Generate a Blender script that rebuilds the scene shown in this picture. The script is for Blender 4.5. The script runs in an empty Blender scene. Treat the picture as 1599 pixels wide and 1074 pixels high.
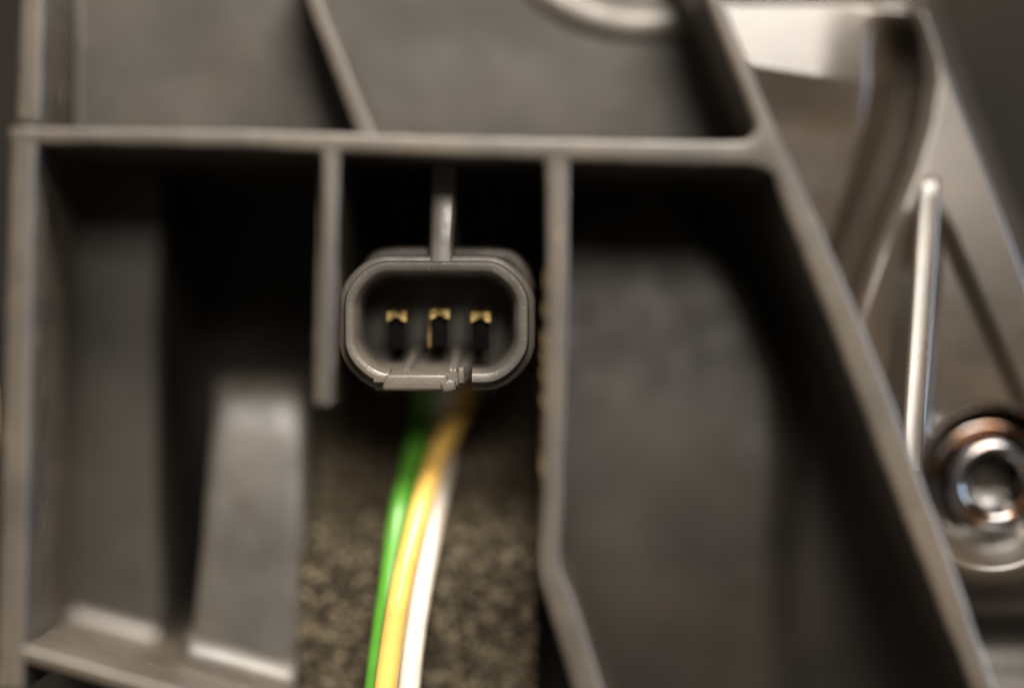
import bpy, bmesh, math, random
from mathutils import Vector, noise

random.seed(7)
sc = bpy.context.scene
C = sc.collection
MM = 0.001
D0 = 200.0                      # camera to the rim plane of the bracket, in mm
PXMM = 15.0                     # photograph pixels per mm on the rim plane

# ------------------------------------------------------------------ camera
cd = bpy.data.cameras.new('camera')
cam = bpy.data.objects.new('camera', cd)
C.objects.link(cam)
cam.location = (0, -D0 * MM, 0)
cam.rotation_euler = (math.radians(90), 0, 0)
cd.sensor_width = 36.0
cd.lens = 36.0 * D0 / (1599 / PXMM)
cd.clip_start = 0.005
cd.clip_end = 20
cd.dof.use_dof = True
cd.dof.focus_distance = (D0 + 8.0) * MM
cd.dof.aperture_fstop = 1.75
sc.camera = cam

# ------------------------------------------------------------------ light
w = bpy.data.worlds.new('World')
sc.world = w
w.use_nodes = True
w.node_tree.nodes['Background'].inputs[0].default_value = (0.9, 0.78, 0.66, 1)
w.node_tree.nodes['Background'].inputs[1].default_value = 0.18


def area(name, direction, dist, size, power, col, target=(0, 0.01, 0)):
    ld = bpy.data.lights.new(name, 'AREA')
    ld.shape = 'RECTANGLE'
    ld.size, ld.size_y = size
    ld.energy = power
    ld.color = col
    o = bpy.data.objects.new(name, ld)
    C.objects.link(o)
    d = Vector(direction).normalized()
    o.location = Vector(target) + d * dist
    o.rotation_euler = d.to_track_quat('Z', 'Y').to_euler()
    return o


area('workshop_lamp', (0.13, -1, 0.44), 0.80, (0.18, 0.16), 4.2, (1.0, 0.90, 0.78))
area('ceiling_light', (0.16, -0.70, 1.0), 0.95, (0.60, 0.40), 30.0, (1.0, 0.92, 0.82))
area('window_light', (1.0, -0.10, 0.16), 0.70, (0.20, 0.34), 5.0, (0.60, 0.77, 1.0))

vs = sc.view_settings
vs.view_transform = 'Standard'
vs.look = 'None'
vs.exposure = 0.0
vs.gamma = 1.0
sc.cycles.use_denoising = True
sc.cycles.max_bounces = 6
sc.cycles.caustics_reflective = False
sc.cycles.caustics_refractive = False
sc.cycles.sample_clamp_indirect = 2.0
sc.cycles.sample_clamp_direct = 5.0
sc.cycles.use_adaptive_sampling = False


# ------------------------------------------------------------------ helpers
def P(px, py, d=0.0):
    """point seen at a photograph pixel, d mm behind the rim plane (mm)"""
    k = (D0 + d) / D0 / PXMM
    return Vector(((px - 799.5) * k, d, (537.0 - py) * k))


def sstep(a, b, x):
    if a == b:
        return 0.0 if x < a else 1.0
    t = min(1, max(0, (x - a) / (b - a)))
    return t * t * (3 - 2 * t)


def lerp_tab(tab, x):
    if x <= tab[0][0]:
        (x0, y0), (x1, y1) = tab[0], tab[1]
        return y0 + (y1 - y0) * (x - x0) / (x1 - x0)
    for (x0, y0), (x1, y1) in zip(tab, tab[1:]):
        if x <= x1:
            return y0 + (y1 - y0) * (x - x0) / (x1 - x0)
    (x0, y0), (x1, y1) = tab[-2], tab[-1]
    return y1 + (y1 - y0) / (x1 - x0) * (x - x1)


def link(name, bm, mat, parent=None, smooth=True, angle=40):
    bmesh.ops.recalc_face_normals(bm, faces=bm.faces[:])
    for v in bm.verts:
        v.co *= MM
    me = bpy.data.meshes.new(name)
    bm.to_mesh(me)
    bm.free()
    if smooth:
        me.polygons.foreach_set('use_smooth', [True] * len(me.polygons))
        me.set_sharp_from_angle(angle=math.radians(angle))
    me.materials.append(mat)
    o = bpy.data.objects.new(name, me)
    C.objects.link(o)
    if parent:
        o.parent = parent
        o.matrix_parent_inverse.identity()
        o.location = -parent.location_world if hasattr(parent, 'location_world') else -world_loc(parent)
    return o


def world_loc(o):
    v = Vector((0, 0, 0))
    while o:
        v += Vector(o.location)
        o = o.parent
    return v


def thicken(o, t):
    """turn a sheet that faces the camera side into a moulding t mm thick"""
    me = o.data
    if sum(p.normal.y * p.area for p in me.polygons) > 0:
        me.flip_normals()
    md = o.modifiers.new('thickness', 'SOLIDIFY')
    md.thickness = t * MM
    md.offset = -1


def tag(o, label, cat, group=None):
    o['label'] = label
    o['category'] = cat
    if group:
        o['group'] = group
    return o


def thing(name, loc_mm, label, cat, group=None):
    o = bpy.data.objects.new(name, None)
    o.empty_display_size = 0.005
    C.objects.link(o)
    o.location = Vector(loc_mm) * MM
    return tag(o, label, cat, group)


def prism_bm(poly, y0, y1, bevel=0.5, seg=3, bm=None):
    """poly: list of (x, z) mm; front at y0 (towards camera) with rounded front edges"""
    bm = bm or bmesh.new()
    ar = sum(p[0] * q[1] - q[0] * p[1] for p, q in zip(poly, poly[1:] + poly[:1]))
    if ar < 0:
        poly = poly[::-1]
    n = len(poly)
    inn = []
    for i in range(n):
        p, c, q = Vector(poly[i - 1]), Vector(poly[i]), Vector(poly[(i + 1) % n])
        t0, t1 = (c - p).normalized(), (q - c).normalized()
        n0, n1 = Vector((-t0.y, t0.x)), Vector((-t1.y, t1.x))
        m = n0 + n1
        m = m.normalized() if m.length > 1e-6 else n0
        inn.append(m / max(0.55, m.dot(n0)))
    rings = []
    lv = [(0.0, y1)]
    if bevel:
        for k in range(seg + 2):
            q = k / (seg + 1) * math.pi / 2
            lv.append((bevel * (1 - math.cos(q)), y0 + bevel * (1 - math.sin(q))))
    else:
        lv.append((0.0, y0))
    for ins, y in lv:
        rings.append([bm.verts.new((poly[i][0] + inn[i].x * ins, y, poly[i][1] + inn[i].y * ins)) for i in range(n)])
    for ra, rb in zip(rings, rings[1:]):
        for i in range(n):
            j = (i + 1) % n
            bm.faces.new((ra[i], ra[j], rb[j], rb[i]))
    bm.faces.new(rings[-1])
    bm.faces.new(rings[0][::-1])
    return bm


def px_poly(pts, d):
    return [(P(x, y, d).x, P(x, y, d).z) for x, y in pts]


def strip(pts, sub=6):
    """centre line [(px,py,width)] -> outline polygon in pixels, resampled and smoothed"""
    out = []
    n = len(pts)
    L, R = [], []
    for i, (x, y, wd) in enumerate(pts):
        a = pts[max(0, i - 1)]
        b = pts[min(n - 1, i + 1)]
        t = Vector((b[0] - a[0], b[1] - a[1])).normalized()
        nx, ny = -t.y, t.x
        L.append((x + nx * wd / 2, y + ny * wd / 2))
        R.append((x - nx * wd / 2, y - ny * wd / 2))
    return L + R[::-1]


def dense(pts, step=12):
    """catmull-rom resample of a tuple list"""
    out = []
    n = len(pts)
    for i in range(n - 1):
        p0 = Vector(pts[max(0, i - 1)]); p1 = Vector(pts[i]); p2 = Vector(pts[i + 1]); p3 = Vector(pts[min(n - 1, i + 2)])
        k = max(2, int((p2 - p1).length / step))
        for q in range(k):
            t = q / k
            out.append(tuple(0.5 * ((2 * p1) + (p2 - p0) * t + (2 * p0 - 5 * p1 + 4 * p2 - p3) * t * t + (3 * p1 - p0 - 3 * p2 + p3) * t ** 3)))
    out.append(tuple(pts[-1]))
    return out


def wobble(poly, amp):
    def f(x, y, k):
        return amp * noise.noise(Vector((x * .02, y * .02, k))) + 0.8 * noise.noise(Vector((x * .07, y * .07, k + 2)))
    return [(x + f(x, y, 3), y + f(x, y, 9)) for x, y in poly]


# ------------------------------------------------------------------ materials
def nodes_of(m):
    m.use_nodes = True
    return m.node_tree.nodes, m.node_tree.links, m.node_tree.nodes['Principled BSDF']


def plastic(name, base, rough, spec=0.5, scale=1.0, bump=0.25, patch=0.35, tint=(1.10, 1.0, 0.9), coat=0.0, rvar=0.12, grain=900):
    m = bpy.data.materials.new(name)
    N, L, b = nodes_of(m)
    tc = N.new('ShaderNodeTexCoord')
    n1 = N.new('ShaderNodeTexNoise'); n1.inputs['Scale'].default_value = 90 * scale; n1.inputs['Detail'].default_value = 5
    n2 = N.new('ShaderNodeTexNoise'); n2.inputs['Scale'].default_value = 240 * scale; n2.inputs['Detail'].default_value = 3
    n3 = N.new('ShaderNodeTexNoise'); n3.inputs['Scale'].default_value = grain * 3; n3.inputs['Detail'].default_value = 2
    for n in (n1, n2, n3):
        L.new(tc.outputs['Object'], n.inputs['Vector'])
    r = N.new('ShaderNodeValToRGB')
    r.color_ramp.elements[0].position = 0.32
    r.color_ramp.elements[1].position = 0.70
    r.color_ramp.elements[0].color = tuple(c * (1 - patch) for c in base) + (1,)
    r.color_ramp.elements[1].color = tuple(min(1, c * (1 + patch) * t) for c, t in zip(base, tint)) + (1,)
    L.new(n1.outputs['Fac'], r.inputs['Fac'])
    L.new(r.outputs['Color'], b.inputs['Base Color'])
    mr = N.new('ShaderNodeMapRange')
    mr.inputs['From Min'].default_value = 0.3; mr.inputs['From Max'].default_value = 0.7
    mr.inputs['To Min'].default_value = rough - rvar; mr.inputs['To Max'].default_value = rough + rvar
    L.new(n2.outputs['Fac'], mr.inputs['Value'])
    L.new(mr.outputs['Result'], b.inputs['Roughness'])
    bp = N.new('ShaderNodeBump'); bp.inputs['Strength'].default_value = bump; bp.inputs['Distance'].default_value = 0.00012
    L.new(n3.outputs['Fac'], bp.inputs['Height'])
    L.new(bp.outputs['Normal'], b.inputs['Normal'])
    b.inputs['Specular IOR Level'].default_value = spec
    b.inputs['Coat Weight'].default_value = coat
    b.inputs['Coat Roughness'].default_value = 0.16
    return m


M_BR = plastic('bracket_plastic', (0.064, 0.0575, 0.0490), 0.38, patch=0.28, scale=0.9, rvar=0.07)
def scuff(m, col, scale, lo, hi):
    N, L, b = m.node_tree.nodes, m.node_tree.links, m.node_tree.nodes['Principled BSDF']
    src = b.inputs['Base Color'].links[0].from_socket
    tc = N.new('ShaderNodeTexCoord'); mp = N.new('ShaderNodeMapping')
    mp.inputs['Rotation'].default_value = (0.0, 0.5, 0.0)
    mp.inputs['Scale'].default_value = (1.0, 1.0, 0.35)
    n = N.new('ShaderNodeTexNoise'); n.inputs['Scale'].default_value = scale; n.inputs['Detail'].default_value = 7; n.inputs['Roughness'].default_value = 0.65
    L.new(tc.outputs['Object'], mp.inputs['Vector']); L.new(mp.outputs['Vector'], n.inputs['Vector'])
    mr = N.new('ShaderNodeMapRange'); mr.inputs['From Min'].default_value = lo; mr.inputs['From Max'].default_value = hi
    L.new(n.outputs['Fac'], mr.inputs['Value'])
    mx = N.new('ShaderNodeMix'); mx.data_type = 'RGBA'
    L.new(mr.outputs['Result'], mx.inputs['Factor']); L.new(src, mx.inputs['A']); mx.inputs['B'].default_value = col + (1,)
    L.new(mx.outputs['Result'], b.inputs['Base Color'])


scuff(M_BR, (0.15, 0.122, 0.086), 520, 0.60, 0.74)
M_PL = plastic('shaded_plate_plastic', (0.0215, 0.0192, 0.0162), 0.56, patch=0.26, scale=1.1, rvar=0.08)  # darker bracket plastic: shade of the recessed floors put into the colour
M_WB = plastic('lit_web_plastic', (0.090, 0.082, 0.074), 0.36, patch=0.2, bump=0.15)  # lighter, glossier bracket plastic: brightness of web and dish lip put into the colour
M_P2 = plastic('block_plastic', (0.062, 0.059, 0.054), 0.38, patch=0.2, bump=0.15)
M_CN = plastic('connector_plastic', (0.066, 0.062, 0.056), 0.43, bump=0.3, patch=0.3)
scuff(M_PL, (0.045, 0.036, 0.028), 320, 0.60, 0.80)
M_TR = plastic('trim_plastic', (0.036, 0.029, 0.0225), 0.31, bump=0.0, patch=0.25, rvar=0.05, coat=0.5)
scuff(M_CN, (0.11, 0.105, 0.10), 900, 0.58, 0.72)
M_BG = plastic('backdrop_paint', (0.013, 0.012, 0.0105), 0.9, spec=0.05, scale=0.5, patch=0.5)


def metal(name, col, rough):
    m = bpy.data.materials.new(name)
    N, L, b = nodes_of(m)
    b.inputs['Metallic'].default_value = 1
    tc = N.new('ShaderNodeTexCoord')
    n = N.new('ShaderNodeTexNoise'); n.inputs['Scale'].default_value = 1300; n.inputs['Detail'].default_value = 4
    L.new(tc.outputs['Object'], n.inputs['Vector'])
    r = N.new('ShaderNodeValToRGB')
    r.color_ramp.elements[0].position = 0.35; r.color_ramp.elements[1].position = 0.65
    r.color_ramp.elements[0].color = tuple(c * 0.18 for c in col) + (1,)
    r.color_ramp.elements[1].color = tuple(col) + (1,)
    L.new(n.outputs['Fac'], r.inputs['Fac']); L.new(r.outputs['Color'], b.inputs['Base Color'])
    b.inputs['Roughness'].default_value = rough
    bp = N.new('ShaderNodeBump'); bp.inputs['Strength'].default_value = 0.15; bp.inputs['Distance'].default_value = 0.00005
    L.new(n.outputs['Fac'], bp.inputs['Height']); L.new(bp.outputs['Normal'], b.inputs['Normal'])
    return m


M_GOLD = metal('gilt_terminal', (0.13, 0.093, 0.037), 0.5)
M_DARK = plastic('opening_black', (0.002, 0.002, 0.002), 0.7, spec=0.03, bump=0.1)  # near-black colour in place of the shade in the terminal openings
M_SCREW = bpy.data.materials.new('dark_chrome')
_N, _L, _b = nodes_of(M_SCREW)
_b.inputs['Metallic'].default_value = 1
_n = _N.new('ShaderNodeTexNoise'); _n.inputs['Scale'].default_value = 260; _n.inputs['Detail'].default_value = 3
_t = _N.new('ShaderNodeTexCoord'); _L.new(_t.outputs['Object'], _n.inputs['Vector'])
_r = _N.new('ShaderNodeValToRGB')
_r.color_ramp.elements[0].position = 0.40; _r.color_ramp.elements[1].position = 0.58
_r.color_ramp.elements[0].color = (0.20, 0.11, 0.06, 1); _r.color_ramp.elements[1].color = (0.30, 0.30, 0.31, 1)
_L.new(_n.outputs['Fac'], _r.inputs['Fac']); _L.new(_r.outputs['Color'], _b.inputs['Base Color'])
_b.inputs['Roughness'].default_value = 0.16


def pvc(name, col, rough=0.38, sss=0.0):
    m = bpy.data.materials.new(name)
    N, L, b = nodes_of(m)
    tc = N.new('ShaderNodeTexCoord')
    n = N.new('ShaderNodeTexNoise'); n.inputs['Scale'].default_value = 300; n.inputs['Detail'].default_value = 4
    L.new(tc.outputs['Object'], n.inputs['Vector'])
    r = N.new('ShaderNodeValToRGB')
    r.color_ramp.elements[0].position = 0.3; r.color_ramp.elements[1].position = 0.6
    r.color_ramp.elements[0].color = tuple(c * 0.82 for c in col) + (1,)
    r.color_ramp.elements[1].color = tuple(col) + (1,)
    L.new(n.outputs['Fac'], r.inputs['Fac']); L.new(r.outputs['Color'], b.inputs['Base Color'])
    b.inputs['Roughness'].default_value = rough
    return m


M_SOCK = metal('shaded_socket_steel', (0.07, 0.065, 0.06), 0.3)  # dark colour stands in for the shade inside the screw socket
M_GREEN = pvc('green_pvc', (0.085, 0.29, 0.03), 0.28)
M_YELLOW = pvc('yellow_pvc', (0.74, 0.47, 0.12), 0.28)
M_WHITE = pvc('white_pvc', (0.72, 0.65, 0.56))
M_OCHRE = pvc('ochre_sleeve', (0.26, 0.18, 0.07))
M_FLECK = pvc('ochre_fleck', (0.12, 0.078, 0.03), 0.6)


def felt_mat():
    m = bpy.data.materials.new('foam')
    N, L, b = nodes_of(m)
    tc = N.new('ShaderNodeTexCoord')
    n = N.new('ShaderNodeTexNoise'); n.inputs['Scale'].default_value = 980; n.inputs['Detail'].default_value = 4; n.inputs['Roughness'].default_value = 0.6
    L.new(tc.outputs['Object'], n.inputs['Vector'])
    r = N.new('ShaderNodeValToRGB')
    r.color_ramp.elements[0].position = 0.47; r.color_ramp.elements[1].position = 0.64
    r.color_ramp.elements[0].color = (0.024, 0.019, 0.012, 1)
    r.color_ramp.elements[1].color = (0.175, 0.143, 0.097, 1)
    L.new(n.outputs['Fac'], r.inputs['Fac']); L.new(r.outputs['Color'], b.inputs['Base Color'])
    b.inputs['Roughness'].default_value = 0.9
    b.inputs['Specular IOR Level'].default_value = 0.2
    return m


M_FELT = felt_mat()

# ------------------------------------------------------------------ setting: dark space behind
bm = bmesh.new()
Y = 120
vs_ = [bm.verts.new((x, Y, z)) for x, z in ((-900, -900), (900, -900), (900, 900), (-900, 900))]
bm.faces.new(vs_)
bd = link('background', bm, M_BG, smooth=False)
bd['kind'] = 'structure'

# ------------------------------------------------------------------ the ribbed bracket
br = thing('plastic_bracket', P(420, 1050, 20), 'dark grey ribbed plastic bracket with open cells around the connector', 'bracket')

WALL_L = [(38, 197, 40), (32, 350, 40), (24, 700, 42), (16, 1000, 44), (12, 1080, 44)]
SLANT = [(1112, 0), (1150, 100), (1192, 190), (1222, 250), (1343, 560), (1422, 772), (1530, 1074), (1576, 1200)]
BOTTOM = [(14, 1014, 24), (140, 1050, 24), (260, 1084, 24), (540, 1165, 24)]


def rib(name, pts, d0=0.0, d1=34.0, bevel=0.48, wob=1.5, step=14, mat=M_BR):
    poly = wobble(strip(dense(pts, step)), wob)
    return link(name, prism_bm(px_poly(poly, d0), d0, d1, bevel, 4), mat, br)


# side walls
rib('outer_wall', WALL_L, 0.04, 62)
rib('outer_wall', [(51, -70, 37), (48, 60, 37), (43, 194, 37)], 1.0, 34)
rib('outer_wall', BOTTOM, 0.10, 62)
SO = dense([(1093, -95), (1130, 0), (1165, 88), (1208, 190), (1238, 255), (1287, 364), (1369, 560), (1449, 772), (1501, 914), (1556, 1074), (1606, 1205)], 14)
SI = dense([(1063, -95), (1099, 0), (1138, 95), (1174, 186), (1199, 255), (1237, 360), (1316, 560), (1396, 772), (1455, 920), (1515, 1074), (1565, 1205)], 14)
link('outer_wall', prism_bm(px_poly(wobble(SO + SI[::-1], 1.2), 0), 0.02, 40, 0.75, 5), M_BR, br)
# ribs between the cells
HR = dense([(14, 199), (112, 199), (375, 202), (688, 212), (1063, 219), (1130, 221), (1160, 219), (1172, 213), (1180, 200), (1181, 184)], 10) \
    + [(1195, 184), (1207, 210), (1222, 245), (1244, 296), (1246, 308)] \
    + dense([(1230, 308), (1220, 294), (1206, 273), (1180, 261), (1130, 258), (1063, 257), (688, 244), (375, 232), (112, 225), (14, 225)], 10)
link('rib', prism_bm(px_poly(wobble(HR, 1.2), 0), 0.0, 62, 0.5, 4), M_BR, br)
rib('rib', [(514, 206, 46), (514, 226, 46), (514.5, 240, 38), (514, 256, 32), (509, 400, 30), (502, 600, 28), (501, 634, 26)], 0.06, 60)
rib('rib', [(869, 216, 54), (869, 236, 54), (869, 252, 44), (870, 268, 37), (871, 400, 34), (868, 560, 34), (862, 800, 32), (859, 890, 36), (878, 945, 42), (918, 1074, 44), (950, 1170, 44)], 0.08, 60)
rib('rib', [(458, -85, 28), (491, 0, 28), (530, 100, 28), (566, 192, 30), (572, 210, 34), (575, 218, 34)], 0.5, 34)
# web that carries the connector



def gusset(name, sec, mat, parent, back=12, flank=0.0):
    """web whose face leans: sections (px, py, depth, width)"""
    bm = bmesh.new()
    rws = []
    for x, y, d, wd in sec:
        row = []
        for t, dd in ((-1, 12), (-1, .9), (-.97, .5), (-.88, .2), (-.76, .05), (-.6, 0), (0, 0), (.6, 0), (.76, .05), (.88, .2), (.97, .5), (1, .9), (1, 12)):
            fx = 0 if dd < 12 else (flank if t > 0 else -flank)
            p = P(x + t * wd / 2 + fx, y, d)
            p.y += dd if dd < 12 else back
            row.append(bm.verts.new(p))
        rws.append(row)
    for r0, r1 in zip(rws, rws[1:]):
        for i in range(len(r0) - 1):
            bm.faces.new((r0[i], r0[i + 1], r1[i + 1], r1[i]))
    bm.faces.new(rws[0]); bm.faces.new(rws[-1][::-1])
    return link(name, bm, mat, parent, angle=50)


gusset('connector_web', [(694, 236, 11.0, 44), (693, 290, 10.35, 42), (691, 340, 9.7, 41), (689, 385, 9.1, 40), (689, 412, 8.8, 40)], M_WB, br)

# cell floors: one sheet, stepped
S_EDGE = [(300, 1060), (480, 1165), (600, 1208), (720, 1216), (850, 1206), (1000, 1212), (1090, 1225), (1200, 1250)]


def floor_d(px, py):
    d = 22.0
    low = sstep(232, 240, py + (px - 600) * -0.018)
    left = 1 - sstep(861, 868, px)
    if py > 900:
        left = 1 - sstep(0, 8, px - (860 + (py - 895) * 0.33))
    d += low * left * 40.0
    # deeper pocket to the right of a curved edge in the right-hand cell
    e = px - lerp_tab(S_EDGE, py)
    d += low * (1 - left) * (4.0 * sstep(-20, 60, e) + 4.0 * ((py - 720) / 350) ** 2)
    up = 1 - low
    dg = px - (497 + (py - 15) * 0.40)            # diagonal rib
    d += up * (-7.5 * (1 - sstep(-6, 10, dg)) - 2.5 * sstep(-6, 10, dg))
    if px < 300:
        sl = px - (129 - py * 0.012)
        d += up * (17.0 * (1 - sstep(-5, 5, sl)) - 0.45 * math.exp(-((sl - 13) / 7) ** 2))
    # round dish above
    r = math.hypot(px - 1006, py + 213)
    d += (1 - low) * (3.2 * (1 - sstep(222, 252, r)) )
    v = Vector((px * 0.008, py * 0.008, 0))
    d += 0.22 * noise.noise(v) + 0.015 * noise.noise(v * 3.1)
    return d


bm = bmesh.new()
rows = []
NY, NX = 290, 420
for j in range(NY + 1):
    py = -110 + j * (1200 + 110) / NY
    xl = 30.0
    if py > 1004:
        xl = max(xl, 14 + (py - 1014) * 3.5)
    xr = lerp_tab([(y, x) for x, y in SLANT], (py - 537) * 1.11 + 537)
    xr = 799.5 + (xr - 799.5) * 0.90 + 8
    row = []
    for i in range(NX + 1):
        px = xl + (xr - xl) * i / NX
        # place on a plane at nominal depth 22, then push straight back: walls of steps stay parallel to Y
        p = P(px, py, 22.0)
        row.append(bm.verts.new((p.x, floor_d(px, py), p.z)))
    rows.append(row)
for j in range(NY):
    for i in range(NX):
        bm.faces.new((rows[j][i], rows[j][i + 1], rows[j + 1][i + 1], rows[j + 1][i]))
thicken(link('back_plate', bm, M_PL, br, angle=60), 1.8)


def tube_bm(pts, r, seg=20):
    bm = bmesh.new()
    d = [Vector(p) for p in dense([tuple(p) for p in pts], 0.8)]
    rings = []
    for i, p in enumerate(d):
        t = (d[min(i + 1, len(d) - 1)] - d[max(i - 1, 0)]).normalized()
        u = t.cross(Vector((0, 1, 0))).normalized()
        v = t.cross(u).normalized()
        rings.append([bm.verts.new(p + (u * math.cos(a) + v * math.sin(a)) * r) for a in [2 * math.pi * k / seg for k in range(seg)]])
    for a, b in zip(rings, rings[1:]):
        for k in range(seg):
            bm.faces.new((a[k], a[(k + 1) % seg], b[(k + 1) % seg], b[k]))
    bm.faces.new(rings[0]); bm.faces.new(rings[-1][::-1])
    return bm


# rounded lip along the lower edge of the dish
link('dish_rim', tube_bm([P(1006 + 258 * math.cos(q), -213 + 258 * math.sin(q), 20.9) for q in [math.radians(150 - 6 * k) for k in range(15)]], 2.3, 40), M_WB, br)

# raised platforms in the left cell, each with a fillet where it meets the bottom wall
def platform(pts, d0, d1, fil, bevel=1.0):
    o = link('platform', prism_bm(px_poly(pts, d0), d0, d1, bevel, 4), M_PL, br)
    fillet(o, d0, fil)


def fillet(o, d0, fil):
    # fillet: wedge leaning upward between platform face and bottom wall
    (xa, ya), (xb, yb), h, out = fil
    b = bmesh.new()
    prof = [(0.0, 0.0), (0.25, 0.62), (0.62, 0.25), (1.0, 0.0)]
    A0, B0 = P(xa, ya, d0), P(xb, yb, d0)
    rws = []
    for t in [0, .03, .08, .3, .5, .7, .92, .97, 1]:
        base = A0.lerp(B0, t)
        e = 1 - 0.5 * (sstep(.05, 0, t) + sstep(.95, 1, t))
        row = [b.verts.new(base + Vector((0, 0.3, -h - 1.2)))]
        for a in range(7):
            q = a / 6 * math.pi / 2
            # concave quarter arc from platform face out to wall
            row.append(b.verts.new(base + Vector((0, 0.05 - out * e * (1 - math.cos(q)) , -h * (math.sin(q))))))
        row.append(b.verts.new(base + Vector((0, -out * e, -h - 1.2))))
        rws.append(row)
    for r0, r1 in zip(rws, rws[1:]):
        for i in range(len(r0) - 1):
            b.faces.new((r0[i], r0[i + 1], r1[i + 1], r1[i]))
        b.faces.new((r0[-1], r0[0], r1[0], r1[-1]))
    b.faces.new(rws[0]); b.faces.new(rws[-1][::-1])
    link('fillet', b, M_BR, o)
    return o


platform(dense([(95, 260), (244, 260), (247, 500), (246, 760), (246, 1080), (95, 1060), (95, 500), (95, 260)], 40)[:-1], 22.5, 62,
         ((108, 936), (246, 974), 2.6, 2.3))
o = gusset('platform', [(401, 584, 29, 126), (402, 588, 25.5, 132), (404, 600, 22.6, 138), (405, 625, 21.2, 144), (405, 660, 19.9, 150), (403, 720, 18.5, 158), (396, 850, 17.2, 164), (379, 1030, 16.6, 172), (372, 1120, 16.4, 175)], M_P2, br, back=40)
fillet(o, 16.65, ((292, 980), (462, 1028), 3.2, 2.4))

# ochre flecks on the rib beside the connector
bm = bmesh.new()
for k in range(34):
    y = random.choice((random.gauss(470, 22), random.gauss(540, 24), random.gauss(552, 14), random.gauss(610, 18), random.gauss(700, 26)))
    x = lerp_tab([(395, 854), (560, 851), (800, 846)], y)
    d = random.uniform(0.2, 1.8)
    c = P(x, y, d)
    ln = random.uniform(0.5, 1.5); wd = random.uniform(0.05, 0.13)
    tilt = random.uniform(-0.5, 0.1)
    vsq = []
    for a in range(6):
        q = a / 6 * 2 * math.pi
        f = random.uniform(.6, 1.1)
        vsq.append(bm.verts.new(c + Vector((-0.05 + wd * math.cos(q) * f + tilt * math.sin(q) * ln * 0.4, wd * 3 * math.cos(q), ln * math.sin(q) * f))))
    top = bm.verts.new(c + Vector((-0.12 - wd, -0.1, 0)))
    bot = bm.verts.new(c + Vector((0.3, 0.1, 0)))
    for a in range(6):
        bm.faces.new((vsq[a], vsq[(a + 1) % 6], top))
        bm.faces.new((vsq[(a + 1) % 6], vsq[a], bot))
fleck_ob = link('ochre_flecks', bm, M_FLECK, br)
fleck_ob['kind'] = 'stuff'

# ------------------------------------------------------------------ foam pad on the floor under the wires
bm = bmesh.new()
fx0, fx1, fy0, fy1 = 455, 850, 560, 1150
nx, ny = 230, 320
rows = []
for j in range(ny + 1):
    row = []
    for i in range(nx + 1):
        px = fx0 + (fx1 - fx0) * i / nx
        py = fy0 + (fy1 - fy0) * j / ny
        d = 29.5 - 12.5 * sstep(640, 900, py)
        p = P(px, py, d)
        n = noise.fractal(Vector((p.x * 1.5, p.z * 1.5, 1.7)), 0.8, 2.1, 3)
        edge = min(px - fx0, fx1 - px, py - fy0, fy1 - py)
        p.y = d - 0.6 * n + 12 * (1 - sstep(0, 14, edge)) - 1.0 * noise.noise(p * 0.12)
        row.append(bm.verts.new(p))
    rows.append(row)
for j in range(ny):
    for i in range(nx):
        bm.faces.new((rows[j][i], rows[j][i + 1], rows[j + 1][i + 1], rows[j + 1][i]))
fo = link('foam_pad', bm, M_FELT, None)
tag(fo, 'rough speckled brown foam pad lying behind the coloured wires', 'foam pad')

# ------------------------------------------------------------------ connector
DC = 5.0
cc = P(680, 503, DC)
cn = thing('connector', (cc.x, 12, cc.z - 7), 'grey oval three-pin plastic connector socket held between two ribs', 'connector')
HW, HH, RC = 10.72, 7.38, 5.35


def oval(hw, hh, r, n=14, chop=0.12):
    """closed loop of (x,z), starts at bottom centre going to the right (counter-clockwise)"""
    pts = []
    for k, (cx, cz, a0) in enumerate(((hw - r, -hh + r, -90), (hw - r, hh - r, 0), (-hw + r, hh - r, 90), (-hw + r, -hh + r, 180))):
        for i in range(n + 1):
            a = math.radians(a0 + 90 * i / n)
            f = 1 - chop * (math.sin(2 * (a - math.radians(a0))) ** 2) * 0.35
            pts.append((cx + r * f * math.cos(a), cz + r * f * math.sin(a)))
    return pts


def loop_with_ends(xr, xl, hw, hh, r):
    """open loop from (xr, bottom) counter-clockwise to (xl, bottom)"""
    return [(xr, -hh)] + oval(hw, hh, r) + [(xl, -hh)]


PROF = [(0.0, 20.0), (0.0, 7.0), (0.06, 6.75), (0.18, 6.62), (0.64, 6.48), (0.72, 6.38), (0.76, 5.40), (0.82, 5.16), (0.96, 5.02), (1.20, 5.0), (1.62, 5.05),
        (1.80, 5.12), (1.98, 5.34), (2.30, 6.15), (2.46, 6.9), (2.62, 17.0), (1.6, 20.0)]


def shell_mesh(xr, xl):
    bm = bmesh.new()
    loops = []
    for off, y in PROF:
        pts = loop_with_ends(xr, xl, HW - off, HH - off, max(0.6, RC - off * 0.85))
        loops.append([bm.verts.new((cc.x + x, y, cc.z + z)) for x, z in pts])
    m = len(loops)
    for k in range(m):
        a, b = loops[k], loops[(k + 1) % m]
        for i in range(len(a) - 1):
            bm.faces.new((a[i], a[i + 1], b[i + 1], b[i]))
    bm.faces.new([l[0] for l in loops])
    bm.faces.new([l[-1] for l in loops][::-1])
    return bm


link('shell', shell_mesh(3.85, -6.75), M_CN, cn, angle=32)

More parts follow.
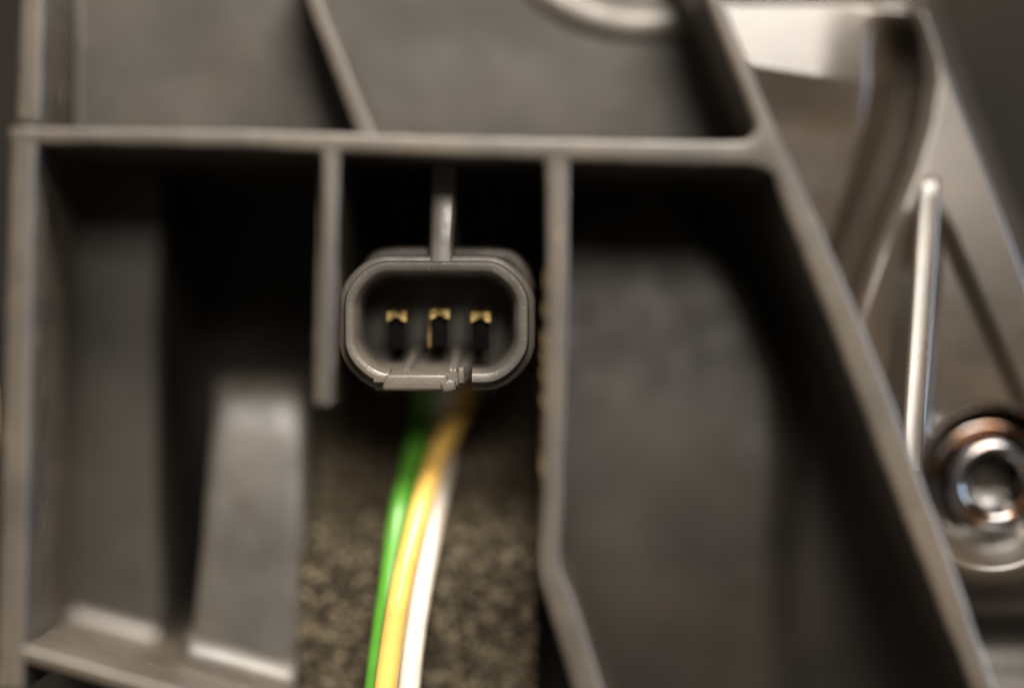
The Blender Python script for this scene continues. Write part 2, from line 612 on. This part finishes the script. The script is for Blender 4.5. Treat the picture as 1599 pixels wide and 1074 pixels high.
# body behind the cavity, with flange behind the lip
bm = bmesh.new()
prism_bm([(cc.x + x, cc.z + z) for x, z in oval(HW - 0.7, HH - 0.7, RC - .5)], 16.8, 22, 0.4, 2, bm)
link('rear_body', bm, M_CN, cn)
bm = bmesh.new()
prism_bm(px_poly(strip(dense([(562, 452, 20), (568, 425, 20), (582, 405, 22), (606, 396, 22), (680, 395, 22), (780, 397, 22), (804, 406, 22), (820, 426, 20), (826, 452, 20)], 8)), 9.5), 9.5, 14, 0.5, 3, bm)
link('flange', bm, M_CN, cn)

# latch tab hanging in the gap at the bottom
bm = bmesh.new()
def tab_poly(l, t, r, b):
    return px_poly([(l, t), (l + 4, t - 3), (r - 4, t - 3), (r, t), (r + 2, b - 4), (r - 2, b), (l - 2, b), (l - 5, b - 4)], 4.6)
prism_bm(tab_poly(599, 588, 697, 611), 4.5, 12, 0.35, 3, bm)
tab = link('latch_tab', bm, M_CN, cn)
bm = bmesh.new()
prism_bm(px_poly([(686, 600), (701, 592), (710, 596), (710, 610), (700, 614), (690, 614)], 4.2), 4.2, 10, 0.3, 2, bm)
link('latch_hook', bm, M_CN, tab)

# sloping mouth of the cavity above the tab
bm = bmesh.new()
def quad_solid(front, back, drop):
    f = [P(*p) for p in front]; k = [P(*p) for p in back]
    top = [bm.verts.new(v) for v in (f[0], f[1], k[1], k[0])]
    bot = [bm.verts.new(v - Vector((0, 0, drop))) for v in (f[0], f[1], k[1], k[0])]
    bm.faces.new(top); bm.faces.new(bot[::-1])
    for i in range(4):
        j = (i + 1) % 4
        bm.faces.new((top[j], top[i], bot[i], bot[j]))
quad_solid([(592, 582, 6.2), (720, 582, 6.2)], [(574, 549, 15), (756, 549, 15)], 1.6)
bmesh.ops.bevel(bm, geom=bm.edges[:], offset=0.25, segments=2, affect='EDGES')
link('cavity_ramp', bm, M_CN, cn)
for x0, x1, wd in ((633, 655, 10), (706, 716, 9)):
    bm = bmesh.new()
    quad_solid([(x0 - wd / 2, 575, 6.6), (x0 + wd / 2, 575, 6.6)], [(x1 - wd / 2, 528, 15), (x1 + wd / 2, 528, 15)], 1.6)
    bmesh.ops.bevel(bm, geom=bm.edges[:], offset=0.18, segments=2, affect='EDGES')
    link('divider', bm, M_CN, cn)
# small post to the right of the tab
bm = bmesh.new()
prism_bm(px_poly([(713, 574), (724, 574), (724, 600), (713, 602)], 6.0), 6.0, 12, 0.3, 2, bm)
link('guide_post', bm, M_CN, cn)

# three hollow box terminals: bright bevelled upper lip over a black box painted as the shaded opening
for xp, yp in ((617, 478), (685, 474), (750, 479)):
    k = P(xp, yp, 8.0)
    x, z = k.x, k.z
    hw, h, tk = 1.06, 4.7, 0.13
    bm = bmesh.new()

    def slab(pts_yz, x0, x1):
        Lf = [bm.verts.new((x0, y, zz)) for y, zz in pts_yz]
        Rt = [bm.verts.new((x1, y, zz)) for y, zz in pts_yz]
        bm.faces.new(Lf); bm.faces.new(Rt[::-1])
        n = len(pts_yz)
        for i in range(n):
            j = (i + 1) % n
            bm.faces.new((Lf[j], Lf[i], Rt[i], Rt[j]))
    for i in range(7):        # crimped lip, wavy in height
        xa = x - hw + 2 * hw * i / 7
        xb = x - hw + 2 * hw * (i + 1) / 7 - 0.002
        wz = (-0.30, -0.16, 0.06, 0.10, -0.02, -0.20, -0.34)[i] + random.uniform(-.06, .06)
        wt = random.uniform(-.15, .1)
        slab([(9.6, z + 0.1 + wt), (8.7 + wz * .4, z - 0.55), (8.2, z - 1.30 + wz), (8.45, z - 1.38 + wz), (9.2, z - 1.2), (19, z - 1.1), (19, z + .1 + wt)], xa, xb)
    if xp == 685:
        slab([(9.0, z - 1.2), (9.6 if xp != 685 else 8.6, z - h), (19, z - h), (19, z - 1.2)], x - hw - (0.05 if xp != 685 else 0.22), x - hw + 0.08)
    pn = link('pin', bm, M_GOLD, cn, smooth=False)
    link('opening_shade', prism_bm([(x - 1.0, z - h), (x + 1.0, z - h), (x + 1.0, z - 1.15), (x - 1.0, z - 1.15)], 8.7, 19, 0.12, 2), M_DARK, pn)


cn.location.y += 2.5 * MM        # the socket sits a little below the rim

# ------------------------------------------------------------------ wires
def wire(pts, r, mat, label):
    o = link('insulated_wire', tube_bm([P(*p) for p in pts], r), mat)
    return tag(o, label, 'wire', 'wires hanging from the connector')


wire([(650, 520, 22.3), (662, 585, 23.5), (664, 640, 25), (650, 700, 22.5), (624, 795, 16), (607, 910, 12.5), (594, 1000, 11.3), (584, 1080, 10.4), (574, 1180, 10)], 1.12, M_GREEN,
     'green insulated wire, leftmost of the three under the connector')
wire([(735, 520, 22.3), (736, 570, 24.5), (722, 630, 24.2), (686, 706, 20.2), (655, 800, 13.8), (626, 917, 9.6), (612, 1000, 8.6), (602, 1074, 8.0), (590, 1180, 7.6)], 1.24, M_YELLOW,
     'yellow orange insulated wire crossing between the green and white wires')
wire([(704, 520, 22.3), (702, 580, 24.0), (697, 650, 25), (688, 730, 21.5), (676, 805, 17), (657, 917, 12.8), (645, 1000, 11.2), (637, 1080, 10.4), (628, 1180, 10)], 1.28, M_WHITE,
     'white insulated wire, rightmost of the three under the connector')

# a sliver of a yellow sleeve behind the left outer wall
o = link('cable_sleeve', tube_bm([P(-38, 520, 8), P(-22, 600, 6), P(-19, 665, 5), P(-22, 725, 6), P(-38, 810, 8)], 1.4), M_OCHRE)
tag(o, 'sliver of ochre cable sleeve at the far left beside the bracket', 'cable')

# ------------------------------------------------------------------ moulded trim piece on the right
tr = thing('trim_panel', P(1480, 930, 30), 'glossy brown grey moulded trim piece with a groove, to the right of the bracket', 'trim panel')
VAL = [(-40, 1395), (60, 1408), (130, 1412), (200, 1400), (270, 1377), (340, 1348), (420, 1318), (520, 1280), (700, 1220), (1200, 1100)]
SC = (1547, 759)
DT = 8.0


def edge_x(py):
    return 1464 + (py - 15) * 0.375


def trim_d(px, py):
    d = 26.0
    # upper left: shelf tilted to the light, then a face falling away below it
    sh = 1 - sstep(1270, 1420, px)
    line = 104 + (px - 1180) * 0.16
    a = py - line
    tilt = -0.030 * 0
    if a < 0:
        d += sh * (-(a + 105) * 0.0205)          # tilted up: nearer towards its lower edge
    else:
        d += sh * (-2.15 + 1.0 * sstep(-20, 90, a) + 0.003 * min(a, 300))
    # S-shaped valley
    v = px - lerp_tab(VAL, py)
    fade = sstep(14, 95, py)
    wl = 62 - 20 * sstep(150, 420, py)
    if v < 0:
        d += 5.5 * fade * (1 - sstep(0, wl, -v))
    else:
        d += 5.5 * fade * (1 - sstep(0, 34, v))
    # plateau right of valley stands a little proud
    d -= 1.6 * sstep(0, 60, v) + 2.4 * sstep(20, 560, py) * sstep(10, 60, v)
    # hollow to the right of the gusset rib
    rx = 1452 - (py - 285) * 0.066
    tri = sstep(8, 26, px - rx) * (1 - sstep(-30, 8, px - (1470 + (py - 320) * 0.44)))
    d += 1.5 * tri * sstep(300, 380, py) * (1 - sstep(640, 720, py))
    # hollow left of the rib
    tl = sstep(8, 24, rx - px) * (1 - sstep(20, 90 , rx - px))
    d += 1.2 * tl * sstep(320, 420, py) * (1 - sstep(600, 700, py))
    # counterbore around the screw
    r = math.hypot((px - SC[0]), (py - SC[1]) * 0.98)
    d -= 2.4 * (1 - sstep(128, 190, r)) * sstep(760, 840, py)
    d += 5.0 * (1 - sstep(94, 128, r))
    # lower body rounds off, then a step back to the lower ledge
    d += 2.2 * sstep(880, 960, py) * sstep(150, 175, r)
    d += 9.0 * sstep(955, 985, py)
    d -= 2.0 * sstep(1000, 1100, py)
    # rounded outer edges
    e = edge_x(py) - px
    d += 9.0 * (1 - min(1, max(0, e) / 26)) ** 2.2
    t = py + 8 - max(0, px - 1330) * 0.13
    d += 8.0 * (1 - min(1, max(0, t) / 16)) ** 2.2
    return d - DT


bm = bmesh.new()
rows = []
NY, NX = 300, 170
for j in range(NY + 1):
    py = -9 + 1199 * j / NY
    xl = 799.5 + (lerp_tab([(y, x) for x, y in SLANT], 537 + (py - 537) / 0.93) - 799.5) * 0.93
    xr = edge_x(py)
    row = []
    for i in range(NX + 1):
        px = xl + (xr - xl) * i / NX
        row.append(bm.verts.new(P(px, py, trim_d(px, py))))
    rows.append(row)
for j in range(NY):
    for i in range(NX):
        bm.faces.new((rows[j][i], rows[j][i + 1], rows[j + 1][i + 1], rows[j + 1][i]))
thicken(link('body', bm, M_TR, tr, angle=70), 2.0)

gusset('gusset_rib', [(1456, 268, 16.1, 18), (1455, 278, 14.5, 27), (1453, 292, 14.0, 32), (1451, 312, 13.6, 37), (1446, 400, 12.5, 40), (1438, 520, 10.9, 40), (1430, 630, 9.4, 40), (1423, 735, 8.0, 40), (1420, 770, 12, 38)], M_TR, tr, flank=44)

# ------------------------------------------------------------------ screw
s0 = P(SC[0] + 4, SC[1] - 4, 15.5)
sw = thing('screw', s0, 'shiny dark metal screw with round washer head in the trim piece', 'screw')


def lathe(prof, seg=72, lobe=None):
    bm = bmesh.new()
    rings = []
    for k, (r, y) in enumerate(prof):
        ring = []
        for a in range(seg):
            q = 2 * math.pi * a / seg
            rr = r * (lobe(q, k) if lobe else 1)
            ring.append(bm.verts.new((s0.x + rr * math.cos(q), y - DT, s0.z + rr * math.sin(q))))
        rings.append(ring)
    for a, b in zip(rings, rings[1:]):
        for k in range(seg):
            bm.faces.new((a[k], a[(k + 1) % seg], b[(k + 1) % seg], b[k]))
    return bm


link('washer', lathe([(4.6, 26.5), (4.7, 26.0), (5.6, 25.9), (5.9, 25.2), (6.3, 24.75), (6.7, 24.8), (7.0, 25.3), (7.05, 27.5)]), M_SCREW, sw, angle=60)
link('head', lathe([(5.5, 26.2), (5.5, 24.9), (5.35, 24.1), (5.0, 23.3), (4.5, 22.8), (4.0, 22.65), (3.6, 22.85), (3.3, 23.3)]), M_SCREW, sw, angle=60)
lob = lambda q, k: 1.0 if k == 0 else 1 - 0.2 * (0.5 + 0.5 * math.cos(6 * q))
hd = lathe([(3.3, 23.3), (3.1, 23.7), (3.0, 24.2), (2.9, 30.0), (1.6, 30.6), (0.05, 30.8)], lobe=lob)
link('socket', hd, M_SOCK, sw, angle=50)
